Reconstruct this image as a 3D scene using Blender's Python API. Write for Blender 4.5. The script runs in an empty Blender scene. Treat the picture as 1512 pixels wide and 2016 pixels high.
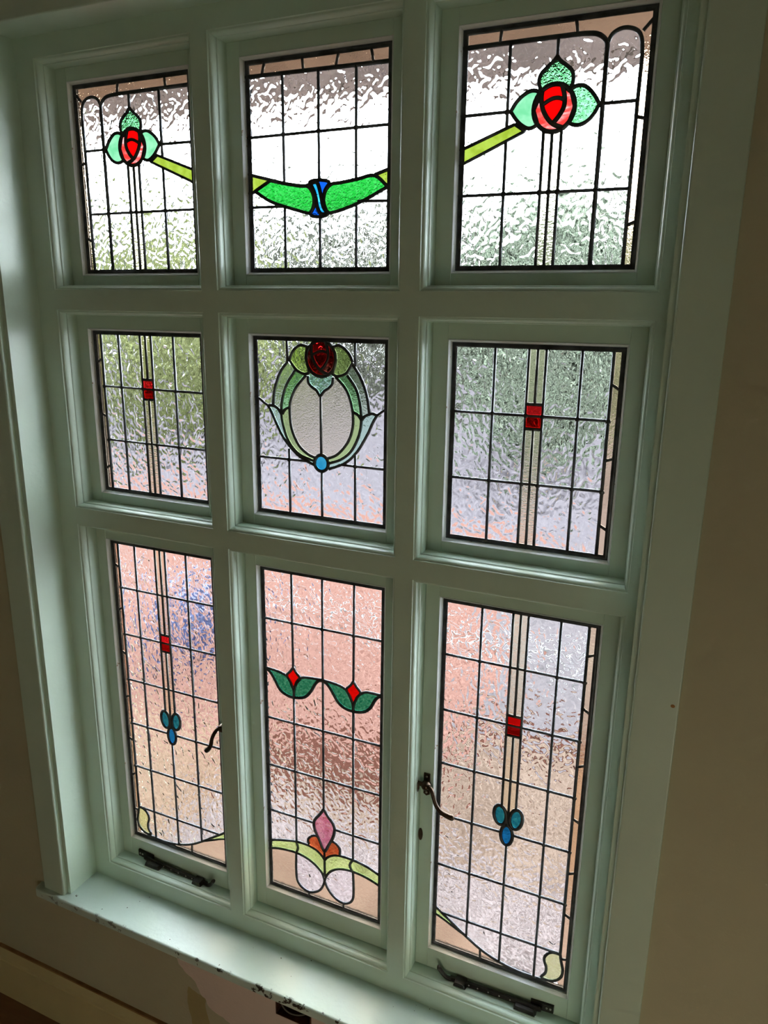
import bpy, bmesh, math, random
from mathutils import Vector, Matrix
from mathutils.geometry import delaunay_2d_cdt

random.seed(7)
SC = 0.56            # metres per design unit
FZ = -3.135          # floor level in design units (becomes z = 0 m)
scene = bpy.context.scene
COL = scene.collection


def P(x, y, z):
    return Vector((x * SC, y * SC, (z - FZ) * SC))


# ------------------------------------------------------------------ camera
cam_data = bpy.data.cameras.new('camera')
cam = bpy.data.objects.new('camera', cam_data)
COL.objects.link(cam)
cam_data.sensor_fit = 'VERTICAL'
cam_data.sensor_height = 36.0
cam_data.lens = 1495.4 * 36.0 / 2016.0
cam_data.clip_start = 0.02
cam_data.clip_end = 300
cam_m = Matrix(((0.9092294907, 0.4160955214, 0.0128938056),
                (-0.1193311608, 0.2308328898, 0.9656480990),
                (0.3988255348, -0.8795343621, 0.2595332324))).transposed()
cam.matrix_world = Matrix.Translation(P(1.48723935, -2.20074819, 0.0950884)) @ cam_m.to_4x4()
scene.camera = cam

# ------------------------------------------------------------------ world, lights, exposure
world = bpy.data.worlds.new('world')
scene.world = world
world.use_nodes = True
wn = world.node_tree.nodes
bg = wn['Background']
bg.inputs['Color'].default_value = (0.87, 0.95, 1.0, 1)
bg.inputs['Strength'].default_value = 22.5

# unseen warm fill lamp, added low behind the viewer to brighten the frame fronts
ld = bpy.data.lights.new('fill_light', 'AREA')
ld.shape = 'RECTANGLE'
ld.size = 0.8
ld.size_y = 0.6
ld.energy = 4.2
ld.color = (1.0, 0.89, 0.66)
lo = bpy.data.objects.new('fill_light', ld)
COL.objects.link(lo)
lo.location = P(2.3, -2.9, -2.5)
lo.rotation_euler = (P(0.6, 0, -2.0) - P(2.3, -2.9, -2.5)).to_track_quat('-Z', 'Y').to_euler()

scene.view_settings.view_transform = 'Standard'
scene.view_settings.look = 'None'
scene.view_settings.exposure = 0.0
scene.view_settings.gamma = 1.0
scene.view_settings.use_curve_mapping = False
scene.cycles.max_bounces = 16
scene.cycles.diffuse_bounces = 6
scene.cycles.glossy_bounces = 4
scene.cycles.transmission_bounces = 12
scene.cycles.caustics_refractive = True
scene.cycles.caustics_reflective = False
scene.cycles.blur_glossy = 0.5
scene.cycles.sample_clamp_indirect = 40.0
scene.cycles.use_denoising = True


# ------------------------------------------------------------------ helpers
class MB:
    """Collects shapes in design units; build() links them as ONE mesh object."""

    def __init__(self):
        self.v = []
        self.f = []
        self.sm = []

    def quadstrip(self, rings, closed_ring=True, closed_path=False, smooth=True, caps=True):
        n = len(rings[0])
        b = len(self.v)
        for r in rings:
            self.v.extend(r)
        m = len(rings)
        for i in range(m if closed_path else m - 1):
            a0 = b + i * n
            a1 = b + ((i + 1) % m) * n
            for j in range(n if closed_ring else n - 1):
                k = (j + 1) % n
                self.f.append((a0 + j, a0 + k, a1 + k, a1 + j))
                self.sm.append(smooth)
        if caps and not closed_path and closed_ring:
            self.f.append(tuple(b + j for j in range(n))[::-1])
            self.f.append(tuple(b + (m - 1) * n + j for j in range(n)))
            self.sm += [False, False]

    def box(self, x0, x1, y0, y1, z0, z1):
        b = len(self.v)
        for x in (x0, x1):
            for y in (y0, y1):
                for z in (z0, z1):
                    self.v.append((x, y, z))
        for q in ((0, 1, 3, 2), (4, 6, 7, 5), (0, 4, 5, 1), (2, 3, 7, 6), (0, 2, 6, 4), (1, 5, 7, 3)):
            self.f.append(tuple(b + i for i in q))
            self.sm.append(False)

    def poly(self, pts, smooth=False):
        b = len(self.v)
        self.v.extend(pts)
        self.f.append(tuple(range(b, b + len(pts))))
        self.sm.append(smooth)

    def frustum(self, xy_pts, y0, y1, inset=0.0):
        """prism of an (x,z) outline from y0 (back) to y1 (front, inset)"""
        cx = sum(p[0] for p in xy_pts) / len(xy_pts)
        cz = sum(p[1] for p in xy_pts) / len(xy_pts)
        r0 = [(p[0], y0, p[1]) for p in xy_pts]
        r1 = []
        for p in xy_pts:
            d = math.hypot(p[0] - cx, p[1] - cz) or 1
            k = max(0, 1 - inset / d)
            r1.append((cx + (p[0] - cx) * k, y1, cz + (p[1] - cz) * k))
        mid = [(p[0], y1 + (y0 - y1) * 0.35, p[1]) for p in xy_pts]
        self.quadstrip([r0, mid, r1], smooth=False)

    def tube(self, pts, radii, n=10, flat=1.0):
        """round bar through 3-D points with a radius for each"""
        rings = []
        P3 = [Vector(p) for p in pts]
        for i, p in enumerate(P3):
            t = (P3[min(i + 1, len(P3) - 1)] - P3[max(i - 1, 0)]).normalized()
            a = t.cross(Vector((0, 1, 0)))
            if a.length < 1e-4:
                a = t.cross(Vector((0, 0, 1)))
            a.normalize()
            c = t.cross(a).normalized()
            r = radii[i] if hasattr(radii, '__len__') else radii
            rings.append([tuple(p + a * (r * math.cos(2 * math.pi * k / n)) + c * (r * flat * math.sin(2 * math.pi * k / n))) for k in range(n)])
        self.quadstrip(rings)

    def build(self, name, material, parent=None, origin=None, recalc=True):
        me = bpy.data.meshes.new(name)
        o = bpy.data.objects.new(name, me)
        org = Vector((0, 0, 0))
        if parent is not None:
            org = ORG[parent.name]
        elif origin is not None:
            org = P(*origin)
        vs = [P(*v) - org for v in self.v]
        me.from_pydata(vs, [], self.f)
        for p, s in zip(me.polygons, self.sm):
            p.use_smooth = s
        if recalc:
            bm = bmesh.new()
            bm.from_mesh(me)
            bmesh.ops.recalc_face_normals(bm, faces=bm.faces)
            bm.to_mesh(me)
            bm.free()
        me.materials.append(material)
        COL.objects.link(o)
        if parent is not None:
            o.parent = parent
        else:
            o.location = org
        ORG[o.name] = org
        return o


ORG = {}


def tag(o, label=None, cat=None, group=None, kind=None):
    if label: o['label'] = label
    if cat: o['category'] = cat
    if group: o['group'] = group
    if kind: o['kind'] = kind
    return o


def empty(name, x, y, z):
    o = bpy.data.objects.new(name, None)
    COL.objects.link(o)
    o.location = P(x, y, z)
    o.empty_display_size = 0.05
    ORG[o.name] = P(x, y, z)
    return o


def spline(pts, n=6, closed=False):
    """Catmull-Rom through 2-D points"""
    out = []
    m = len(pts)
    rng = range(m if closed else m - 1)
    for i in rng:
        p1 = pts[i]
        p2 = pts[(i + 1) % m]
        p0 = pts[i - 1] if (closed or i > 0) else (2 * p1[0] - p2[0], 2 * p1[1] - p2[1])
        p3 = pts[(i + 2) % m] if (closed or i + 2 < m) else (2 * p2[0] - p1[0], 2 * p2[1] - p1[1])
        for k in range(n):
            t = k / n
            out.append(tuple(0.5 * ((2 * p1[c]) + (-p0[c] + p2[c]) * t + (2 * p0[c] - 5 * p1[c] + 4 * p2[c] - p3[c]) * t * t + (-p0[c] + 3 * p1[c] - 3 * p2[c] + p3[c]) * t ** 3) for c in (0, 1)))
    if not closed:
        out.append(tuple(pts[-1]))
    return out


def ell(cx, cz, rx, rz, n=28, rot=0.0):
    o = []
    for k in range(n):
        a = 2 * math.pi * k / n
        x, z = rx * math.cos(a), rz * math.sin(a)
        o.append((cx + x * math.cos(rot) - z * math.sin(rot), cz + x * math.sin(rot) + z * math.cos(rot)))
    return o


# ------------------------------------------------------------------ materials
def newmat(name):
    m = bpy.data.materials.new(name)
    m.use_nodes = True
    nt = m.node_tree
    return m, nt, nt.nodes['Principled BSDF'], nt.nodes['Material Output']


def noise(nt, coord, scale, detail=3, rough=0.5, dist=0.0):
    n = nt.nodes.new('ShaderNodeTexNoise')
    n.inputs['Scale'].default_value = scale
    n.inputs['Detail'].default_value = detail
    n.inputs['Roughness'].default_value = rough
    n.inputs['Distortion'].default_value = dist
    nt.links.new(coord, n.inputs['Vector'])
    return n.outputs['Fac']


def ramp(nt, fac, a, b, ca=(0, 0, 0, 1), cb=(1, 1, 1, 1)):
    r = nt.nodes.new('ShaderNodeValToRGB')
    r.color_ramp.elements[0].position = a
    r.color_ramp.elements[1].position = b
    r.color_ramp.elements[0].color = ca
    r.color_ramp.elements[1].color = cb
    nt.links.new(fac, r.inputs['Fac'])
    return r.outputs['Color']


def mixc(nt, fac, a, b):
    m = nt.nodes.new('ShaderNodeMix')
    m.data_type = 'RGBA'
    for s, v in ((m.inputs[6], a), (m.inputs[7], b)):
        if isinstance(v, tuple):
            s.default_value = v
        else:
            nt.links.new(v, s)
    if isinstance(fac, float):
        m.inputs[0].default_value = fac
    else:
        nt.links.new(fac, m.inputs[0])
    return m.outputs[2]


def math_(nt, op, a, b=0.0):
    m = nt.nodes.new('ShaderNodeMath')
    m.operation = op
    for s, v in ((m.inputs[0], a), (m.inputs[1], b)):
        if isinstance(v, (int, float)):
            s.default_value = v
        else:
            nt.links.new(v, s)
    return m.outputs[0]


def bump(nt, h, dist, bsdf, strength=1.0):
    b = nt.nodes.new('ShaderNodeBump')
    b.inputs['Distance'].default_value = dist
    b.inputs['Strength'].default_value = strength
    nt.links.new(h, b.inputs['Height'])
    nt.links.new(b.outputs['Normal'], bsdf.inputs['Normal'])
    return b


def objco(nt):
    return nt.nodes.new('ShaderNodeTexCoord').outputs['Object']


def paint(name, col, rough=0.38, var=0.06, chips=0.0, chipcol=(0.05, 0.04, 0.03, 1), bumpd=0.0006):
    m, nt, b, out = newmat(name)
    co = objco(nt)
    f = noise(nt, co, 9, 4)
    dark = tuple(c * (1 - var) for c in col) + (1,)
    light = tuple(min(1, c * (1 + var)) for c in col) + (1,)
    c = mixc(nt, f, dark, light)
    if chips > 0:
        f2 = noise(nt, co, 60, 3, 0.6)
        f3 = ramp(nt, f2, 0.74 - chips * 0.1, 0.75 - chips * 0.1)
        c = mixc(nt, f3, c, chipcol)
    nt.links.new(c, b.inputs['Base Color'])
    b.inputs['Roughness'].default_value = rough
    h = noise(nt, co, 55, 4, 0.6)
    bump(nt, h, bumpd, b)
    return m


MINT = (0.585, 0.725, 0.61)
M_PAINT = paint('mint_gloss_paint', MINT, 0.32)
M_BEAD = paint('chalky_bead_paint', (0.72, 0.76, 0.76), 0.5, 0.1, chips=0.35, chipcol=(0.35, 0.25, 0.18, 1))
M_WALL = None


def wall_material():
    m, nt, b, out = newmat('cream_plaster_wall')
    co = objco(nt)
    f = noise(nt, co, 2.2, 4)
    c = mixc(nt, f, (0.46, 0.44, 0.30, 1), (0.54, 0.515, 0.36, 1))
    # bare pink plaster patch below the sill, outline of its own
    geo = nt.nodes.new('ShaderNodeNewGeometry')
    sep = nt.nodes.new('ShaderNodeSeparateXYZ')
    nt.links.new(geo.outputs['Position'], sep.inputs[0])
    nz = noise(nt, co, 7, 4)
    nzz = math_(nt, 'MULTIPLY', math_(nt, 'SUBTRACT', nz, 0.5), 0.07)
    x = math_(nt, 'ADD', sep.outputs[0], nzz)
    z = math_(nt, 'ADD', sep.outputs[2], nzz)
    # patch: x from -0.165 m, lower edge rises towards the left
    mx = math_(nt, 'GREATER_THAN', x, -0.168)
    low = math_(nt, 'ADD', z, math_(nt, 'MULTIPLY', x, 0.75))
    ml = math_(nt, 'GREATER_THAN', low, 0.222)
    ytop = math_(nt, 'LESS_THAN', z, 0.48)
    mask = math_(nt, 'MULTIPLY', math_(nt, 'MULTIPLY', mx, ml), ytop)
    c = mixc(nt, mask, c, (0.74, 0.62, 0.56, 1))
    # brown scrape just left of the patch's lower corner
    sx = math_(nt, 'LESS_THAN', math_(nt, 'ABSOLUTE', math_(nt, 'ADD', x, 0.115)), 0.03)
    sz = math_(nt, 'LESS_THAN', math_(nt, 'ABSOLUTE', math_(nt, 'SUBTRACT', z, 0.235)), 0.06)
    inv = math_(nt, 'SUBTRACT', 1.0, mask)
    c = mixc(nt, math_(nt, 'MULTIPLY', math_(nt, 'MULTIPLY', sx, sz), inv), c, (0.40, 0.33, 0.16, 1))
    nt.links.new(c, b.inputs['Base Color'])
    b.inputs['Roughness'].default_value = 0.8
    bump(nt, noise(nt, co, 90, 4, 0.6), 0.0008, b)
    return m


M_WALL = wall_material()


def plain(name, col, rough=0.6, metal=0.0, nscale=None, ncol=None, bumpd=0.0, bscale=60, lo=0.35, hi=0.65, spec=0.5):
    m, nt, b, out = newmat(name)
    b.inputs['Specular IOR Level'].default_value = spec
    co = objco(nt)
    if nscale:
        f = noise(nt, co, nscale, 4)
        c = ramp(nt, f, lo, hi, col + (1,), ncol + (1,))
        nt.links.new(c, b.inputs['Base Color'])
    else:
        b.inputs['Base Color'].default_value = col + (1,)
    b.inputs['Roughness'].default_value = rough
    b.inputs['Metallic'].default_value = metal
    if bumpd:
        bump(nt, noise(nt, co, bscale, 3), bumpd, b)
    return m


M_LEAD = plain('dull_lead', (0.045, 0.05, 0.055), 0.42, 0.65, 40, (0.10, 0.11, 0.12), 0.0004)
M_IRON = plain('black_painted_iron', (0.012, 0.010, 0.009), 0.35, 0.4, 60, (0.03, 0.026, 0.022), 0.0004)
M_BRONZE = plain('dark_bronze', (0.045, 0.028, 0.018), 0.3, 0.8, 50, (0.09, 0.06, 0.04), 0.0003)
M_OUTER = plain('black_outer_paint', (0.012, 0.012, 0.013), 0.8, 0, spec=0.1)
M_SCREW = plain('worn_steel_screw', (0.45, 0.42, 0.38), 0.35, 1.0)


def glass(name, col, scale=100.0, dist=0.0007, col2=None, cscale=30, detail=1.0, distort=0.5, stretch=(1, 1, 1), rough=0.0, lo=0.4, hi=0.6):
    m, nt, b, out = newmat(name)
    nt.nodes.remove(b)
    g = nt.nodes.new('ShaderNodeBsdfGlass')
    g.inputs['IOR'].default_value = 1.46
    g.inputs['Roughness'].default_value = rough
    co = nt.nodes.new('ShaderNodeTexCoord').outputs['Object']
    mp = nt.nodes.new('ShaderNodeMapping')
    mp.inputs['Scale'].default_value = stretch
    nt.links.new(co, mp.inputs['Vector'])
    sq = lambda c: tuple(math.sqrt(max(0, k)) for k in c) + (1,)
    if col2 is None:
        g.inputs['Color'].default_value = sq(col)
    else:
        f = noise(nt, mp.outputs[0], cscale, 3, 0.6, 0.4)
        c = ramp(nt, f, lo, hi, sq(col), sq(col2))
        nt.links.new(c, g.inputs['Color'])
    h = noise(nt, mp.outputs[0], scale, detail, 0.5, distort)
    bump(nt, h, dist, g)
    nt.links.new(g.outputs[0], out.inputs['Surface'])
    return m


G_CLEAR = glass('rippled_clear_glass', (0.93, 0.93, 0.95), 60, 0.0026, detail=0.0, distort=1.1, stretch=(1.15, 1, 0.9))
G_BORDER = glass('amber_tinted_glass', (0.84, 0.65, 0.48), 230, 0.0004, detail=2)
G_STEM = glass('reeded_straw_glass', (0.86, 0.80, 0.66), 420, 0.0005, detail=1, stretch=(0.35, 1, 1))
G_LOBE = glass('lilac_clear_glass', (0.93, 0.90, 0.95), 60, 0.0026, detail=0.0, distort=1.0)
G_OVAL = glass('straw_granite_glass', (0.84, 0.79, 0.70), 380, 0.0005, detail=2)
G_RED = glass('ruby_glass', (0.70, 0.004, 0.003), 60, 0.0002)
G_REDTEX = glass('textured_ruby_glass', (0.85, 0.015, 0.02), 300, 0.0006, detail=1)
G_REDSTR = glass('streaky_ruby_glass', (0.065, 0.003, 0.0025), 60, 0.0002, (0.075, 0.040, 0.038), 38, stretch=(0.7, 1, 2.2), lo=0.46, hi=0.62)
G_DKRED = glass('deep_ruby_glass', (0.33, 0.004, 0.004), 60, 0.0002)
G_DKREDSTR = glass('streaky_deep_ruby_glass', (0.22, 0.006, 0.004), 60, 0.0002, (0.66, 0.26, 0.20), 26, stretch=(1, 1, 1.5), lo=0.52, hi=0.68)
G_LEAFTOP = glass('seagreen_hammered_glass', (0.014, 0.055, 0.021), 240, 0.0012, (0.04, 0.12, 0.055), 160, detail=1)
G_MINT = glass('pale_mint_glass', (0.0125, 0.044, 0.021), 160, 0.0003, (0.022, 0.052, 0.030), 50)
G_MINTB = glass('frosty_mint_glass', (0.42, 0.80, 0.62), 160, 0.0007, (0.62, 0.92, 0.80), 80)
G_OLIVE = glass('olive_glass', (0.022, 0.030, 0.0022), 160, 0.0003, (0.030, 0.040, 0.005), 50)
G_KELLY = glass('emerald_glass', (0.001, 0.036, 0.003), 330, 0.0004, (0.005, 0.052, 0.009), 150, detail=2)
G_CYAN = glass('cyan_glass', (0.0006, 0.022, 0.056), 120, 0.0005, (0.006, 0.052, 0.072), 60)
G_BLUE = glass('cobalt_glass', (0.0004, 0.0075, 0.048), 100, 0.0003)
G_SCARLET = glass('scarlet_glass', (0.075, 0.0001, 0.0001), 60, 0.0002)
G_TEAL = glass('teal_blue_glass', (0.01, 0.17, 0.30), 260, 0.0006, (0.03, 0.34, 0.46), 120)
G_AZURE = glass('azure_glass', (0.01, 0.20, 0.62), 100, 0.0003)
G_CAB = glass('sky_blue_glass', (0.03, 0.42, 0.72), 100, 0.0003, (0.06, 0.52, 0.80), 60)
G_GREYG = glass('grey_green_glass', (0.62, 0.76, 0.63), 200, 0.0003)
G_ICE = glass('icy_green_glass', (0.62, 0.86, 0.76), 200, 0.0004)
G_GRASS = glass('grass_green_glass', (0.34, 0.72, 0.33), 200, 0.0003, (0.42, 0.82, 0.42), 50)
G_LIME = glass('lime_glass', (0.60, 0.80, 0.28), 160, 0.0003, (0.68, 0.86, 0.36), 50)
G_PEAR = glass('pear_green_glass', (0.56, 0.74, 0.34), 200, 0.0003)
G_TULIP = glass('dark_green_granite_glass', (0.01, 0.22, 0.12), 420, 0.0006, (0.08, 0.48, 0.30), 200, detail=2)
G_PLUM = glass('mauve_glass', (0.62, 0.20, 0.32), 130, 0.0007, (0.78, 0.38, 0.48), 60)
G_RUST = glass('rust_orange_glass', (0.62, 0.10, 0.03), 100, 0.0003, (0.75, 0.18, 0.06), 60)
G_CORNER = glass('straw_green_glass', (0.68, 0.76, 0.42), 320, 0.0007, (0.80, 0.86, 0.58), 150)

# ------------------------------------------------------------------ the room shell
WY = -0.242          # inner face of the window wall
OX0, OX1, OZ0, OZ1 = -0.905, 1.372, -2.432, 0.99   # rough opening
XL, XR, YB, ZC = -3.3, 3.0, -5.6, 1.62
HX0, HX1, HZ0, HZ1 = 0.168, 0.327, -2.542, -2.470   # hole for the electrical box

w = MB()
w.box(XL, OX0, WY, 0.16, FZ, ZC)
w.box(OX1, XR, WY, 0.16, FZ, ZC)
w.box(OX0, OX1, WY, 0.16, OZ1, ZC)
w.box(OX0, HX0, WY, 0.16, FZ, OZ0)
w.box(HX1, OX1, WY, 0.16, FZ, OZ0)
w.box(HX0, HX1, WY, 0.16, HZ1, OZ0)
w.box(HX0, HX1, WY, 0.16, FZ, HZ0)
w.box(HX0, HX1, -0.13, 0.16, HZ0, HZ1)
tag(w.build('wall_north', M_WALL), 'cream plaster wall around and under the leaded window', kind='structure')
for nm, bx in (('wall_west', (XL - .15, XL, YB, 0.16, FZ, ZC)), ('wall_east', (XR, XR + .15, YB, 0.16, FZ, ZC)), ('wall_south', (XL, XR, YB - .15, YB, FZ, ZC))):
    w = MB()
    w.box(*bx)
    tag(w.build(nm, M_WALL), kind='structure')
w = MB()
w.box(XL - .15, XR + .15, YB - .15, 0.16, ZC, ZC + .1)
tag(w.build('ceiling', plain('ceiling_white', (0.75, 0.73, 0.66), 0.8)), kind='structure')


def floor_mat():
    m, nt, b, out = newmat('dark_stained_boards')
    co = objco(nt)
    mp = nt.nodes.new('ShaderNodeMapping')
    mp.inputs['Scale'].default_value = (1, 9, 1)
    nt.links.new(co, mp.inputs['Vector'])
    f = noise(nt, mp.outputs[0], 3, 5, 0.6, 0.3)
    c = ramp(nt, f, 0.3, 0.7, (0.16, 0.075, 0.04, 1), (0.27, 0.14, 0.075, 1))
    nt.links.new(c, b.inputs['Base Color'])
    b.inputs['Roughness'].default_value = 0.45
    return m


w = MB()
w.box(XL - .15, XR + .15, YB - .15, 0.16, FZ - .1, FZ)
tag(w.build('floor', floor_mat()), 'dark reddish brown timber floor in the lower left corner', kind='structure')

# baseboard: board with a moulded top, extruded along x
prof = [(WY, FZ), (WY - .030, FZ), (WY - .030, -2.925), (WY - .026, -2.920), (WY - .026, -2.915), (WY - .031, -2.911), (WY - .030, -2.897), (WY - .020, -2.882), (WY - .014, -2.874), (WY - .010, -2.868), (WY, -2.868)]
w = MB()
w.quadstrip([[(x, y, z) for y, z in prof] for x in (XL, XR)], smooth=False)
M_BASE = paint('yellowed_cream_paint', (0.66, 0.57, 0.30), 0.45, 0.12)
tag(w.build('baseboard_north', M_BASE), 'yellowed cream moulded baseboard under the window wall', kind='structure')
w = MB()
w.box(XL, XR, WY - .014, WY, -2.868, -2.860)
tag(w.build('trim_7', plain('brown_varnish_line', (0.25, 0.12, 0.04), 0.6, 0, 25, (0.34, 0.2, 0.08))), 'brown unpainted strip along the top of the baseboard', kind='structure')

# ------------------------------------------------------------------ window frame: mullions and transoms in one piece
FY = -0.094
cols = [(-0.7875, -0.134), (-0.0727, 0.5727), (0.6343, 1.2871)]
rows = [(0.1426, 0.8905), (-0.6708, 0.0731), (-2.3055, -0.7370)]
FX0, FX1, FZ0, FZ1 = -0.873, 1.340, -2.40, 0.958
fr = MB()
xs = [FX0] + [v for c in cols for v in c] + [FX1]
zs = sorted([FZ0, FZ1] + [v for r in rows for v in r])
for i in range(len(xs) - 1):
    for j in range(len(zs) - 1):
        xm, zm = (xs[i] + xs[i + 1]) / 2, (zs[j] + zs[j + 1]) / 2
        if any(a < xm < b for a, b in cols) and any(a < zm < b for a, b in rows):
            continue
        for y in (FY, 0.05):
            fr.poly([(xs[i], y, zs[j]), (xs[i + 1], y, zs[j]), (xs[i + 1], y, zs[j + 1]), (xs[i], y, zs[j + 1])])
MP = [(0, FY), (0.0004, FY + .0015), (0.0018, FY + .0048), (0.0042, FY + .0052)]
for k in range(7):      # ovolo
    a = math.pi / 2 * k / 6
    MP.append((0.0042 + 0.0085 * math.sin(a), FY + .0052 + 0.020 * (1 - math.cos(a))))
MP += [(0.0127, FY + .0290), (0.0150, FY + .0300), (0.0163, FY + .0330), (0.0168, FY + .0370), (0.0168, 0.05)]
for (x0, x1) in cols:
    for (z0, z1) in rows:
        rings = []
        for m_, y in MP:
            rings.append([(x0 + m_, y, z0 + m_), (x1 - m_, y, z0 + m_), (x1 - m_, y, z1 - m_), (x0 + m_, y, z1 - m_)])
        b = len(fr.v)
        for r in rings:
            fr.v.extend(r)
        for i in range(len(rings) - 1):
            for j in range(4):
                k = (j + 1) % 4
                fr.f.append((b + i * 4 + j, b + i * 4 + k, b + i * 4 + 4 + k, b + i * 4 + 4 + j))
                fr.sm.append(False)
fr.poly([(FX0, FY, FZ0), (FX1, FY, FZ0), (FX1, 0.05, FZ0), (FX0, 0.05, FZ0)])
fr.poly([(FX0, FY, FZ1), (FX1, FY, FZ1), (FX1, 0.05, FZ1), (FX0, 0.05, FZ1)])
frame = fr.build('window_1', M_PAINT, recalc=False)
bm = bmesh.new()
bm.from_mesh(frame.data)
bmesh.ops.remove_doubles(bm, verts=bm.verts, dist=1e-5)
bmesh.ops.recalc_face_normals(bm, faces=bm.faces)
bm.to_mesh(frame.data)
bm.free()
tag(frame, 'pale green moulded timber frame holding nine leaded panels', kind='structure')

# reveal linings, architraves, sill
w = MB()
w.box(OX0, -0.873, WY, 0.06, OZ0, OZ1)
tag(w.build('trim_1', M_PAINT), 'broad pale green lining of the left reveal', kind='structure')
w = MB()
w.box(1.326, OX1, WY, FY, OZ0, OZ1)
w.box(1.340, OX1, FY, 0.06, OZ0, OZ1)
w.box(1.317, 1.326, FY - .010, FY, -2.39, 0.955)
tag(w.build('trim_2', M_PAINT), 'narrow pale green lining of the right reveal', kind='structure')
w = MB()
w.box(-0.873, 1.340, WY, 0.06, 0.957, OZ1)
tag(w.build('trim_3', M_PAINT), 'green painted soffit lining over the window', kind='structure')


def arch_profile(a, b):
    """(offset, y) of an architrave from inner edge a to outer edge b, rounded inner arris"""
    s = 1 if b > a else -1
    pts = [(a, WY)]
    for k in range(6):
        t = math.pi / 2 * k / 5
        pts.append((a + s * 0.006 * (1 - math.sin(math.pi / 2 - t)) if False else a + s * 0.007 * (1 - math.cos(t)), WY - 0.014 - 0.007 * math.sin(t)))
    for k in range(4):
        t = math.pi / 2 * k / 3
        pts.append((b - s * 0.004 * (1 - math.sin(t)), WY - 0.017 - 0.004 * math.cos(t)))
    pts.append((b, WY))
    return pts


w = MB()
w.quadstrip([[(x, y, z) for x, y in arch_profile(-0.8915, -1.008)] for z in (-2.388, 0.941)], smooth=False)
tag(w.build('trim_4', M_PAINT), 'flat green board down the left side of the window', kind='structure')
w = MB()
w.quadstrip([[(x, y, z) for x, y in arch_profile(1.3425, 1.458)] for z in (-2.388, 0.941)], smooth=False)
w_o = tag(w.build('trim_5', M_PAINT), 'wide flat green board down the right side of the window', kind='structure')
w = MB()
w.quadstrip([[(x, y, z) for z, y in arch_profile(0.941, 1.058)] for x in (-1.012, 1.462)], smooth=False)
tag(w.build('trim_6', M_PAINT), 'flat green board across the head of the window', kind='structure')


def sill_mat():
    m, nt, b, out = newmat('chipped_sill_paint')
    co = objco(nt)
    f = noise(nt, co, 9, 4)
    c = mixc(nt, f, (0.58, 0.715, 0.65, 1), (0.66, 0.79, 0.73, 1))
    geo = nt.nodes.new('ShaderNodeNewGeometry')
    sep = nt.nodes.new('ShaderNodeSeparateXYZ')
    nt.links.new(geo.outputs['Position'], sep.inputs[0])
    yf = -0.287 * SC
    edge = ramp(nt, math_(nt, 'SUBTRACT', sep.outputs[1], yf), 0.001, 0.0075, (1, 1, 1, 1), (0, 0, 0, 1))
    f2 = noise(nt, co, 38, 4, 0.65)
    f3 = ramp(nt, f2, 0.585, 0.60)
    # more wear towards the middle and right of the nosing
    xr = ramp(nt, math_(nt, 'ADD', math_(nt, 'MULTIPLY', sep.outputs[0], 1.4), 0.62), 0.0, 1.0)
    mask = math_(nt, 'MULTIPLY', math_(nt, 'MULTIPLY', edge, f3), math_(nt, 'ADD', math_(nt, 'MULTIPLY', xr, 0.6), 0.6))
    mask = math_(nt, 'MINIMUM', mask, 1.0)
    c = mixc(nt, mask, c, (0.045, 0.035, 0.025, 1))
    f4 = ramp(nt, noise(nt, co, 75, 2, 0.5), 0.765, 0.775)
    c = mixc(nt, f4, c, (0.12, 0.12, 0.09, 1))
    nt.links.new(c, b.inputs['Base Color'])
    b.inputs['Roughness'].default_value = 0.36
    h = math_(nt, 'SUBTRACT', noise(nt, co, 30, 4, 0.6), mask)
    bump(nt, h, 0.0012, b)
    return m


ZS = -2.388
w = MB()
prof = [(0.05, ZS + .004), (FY, ZS + .002), (-0.279, ZS)]
for k in range(1, 5):
    a = math.pi / 2 * k / 5
    prof.append((-0.279 - 0.008 * math.sin(a), ZS - 0.008 * (1 - math.cos(a))))
prof += [(-0.287, ZS - .010), (-0.287, ZS - .034)]
for k in range(1, 5):
    a = math.pi / 2 * k / 5
    prof.append((-0.287 + 0.006 * (1 - math.cos(a)), ZS - .034 - 0.006 * math.sin(a)))
prof += [(-0.279, ZS - .041), (0.05, ZS - .041)]
rings = []
X0, X1 = -1.046, 1.50
for i in range(7):        # rounded left horn
    a = math.pi / 2 * i / 6
    rr = 0.018
    x = X0 + rr * (1 - math.cos(a))
    dy = rr * (1 - math.sin(a))
    rings.append([(x, (max(y, WY) if False else (y + dy if y < WY else WY)), z) for y, z in prof])
rings.append([(-0.90, y if y < WY else WY, z) for y, z in prof])
w.quadstrip(rings, smooth=False)
w.quadstrip([[(x, y, z) for y, z in prof] for x in (-0.90, 1.365)], smooth=False)
w.quadstrip([[(x, y if y < WY else WY, z) for y, z in prof] for x in (1.365, X1)], smooth=False)
sill = tag(w.build('window_sill', sill_mat()), 'pale green window sill with chipped nosing below the leaded window', kind='structure')


# ------------------------------------------------------------------ stained glass panels
def ccw(p):
    a = sum(p[i][0] * p[(i + 1) % len(p)][1] - p[(i + 1) % len(p)][0] * p[i][1] for i in range(len(p)))
    return p if a > 0 else p[::-1]


def shift_pts(pts, f):
    return [f(*p) for p in pts]


GT = 0.0027     # half the glass thickness


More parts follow.
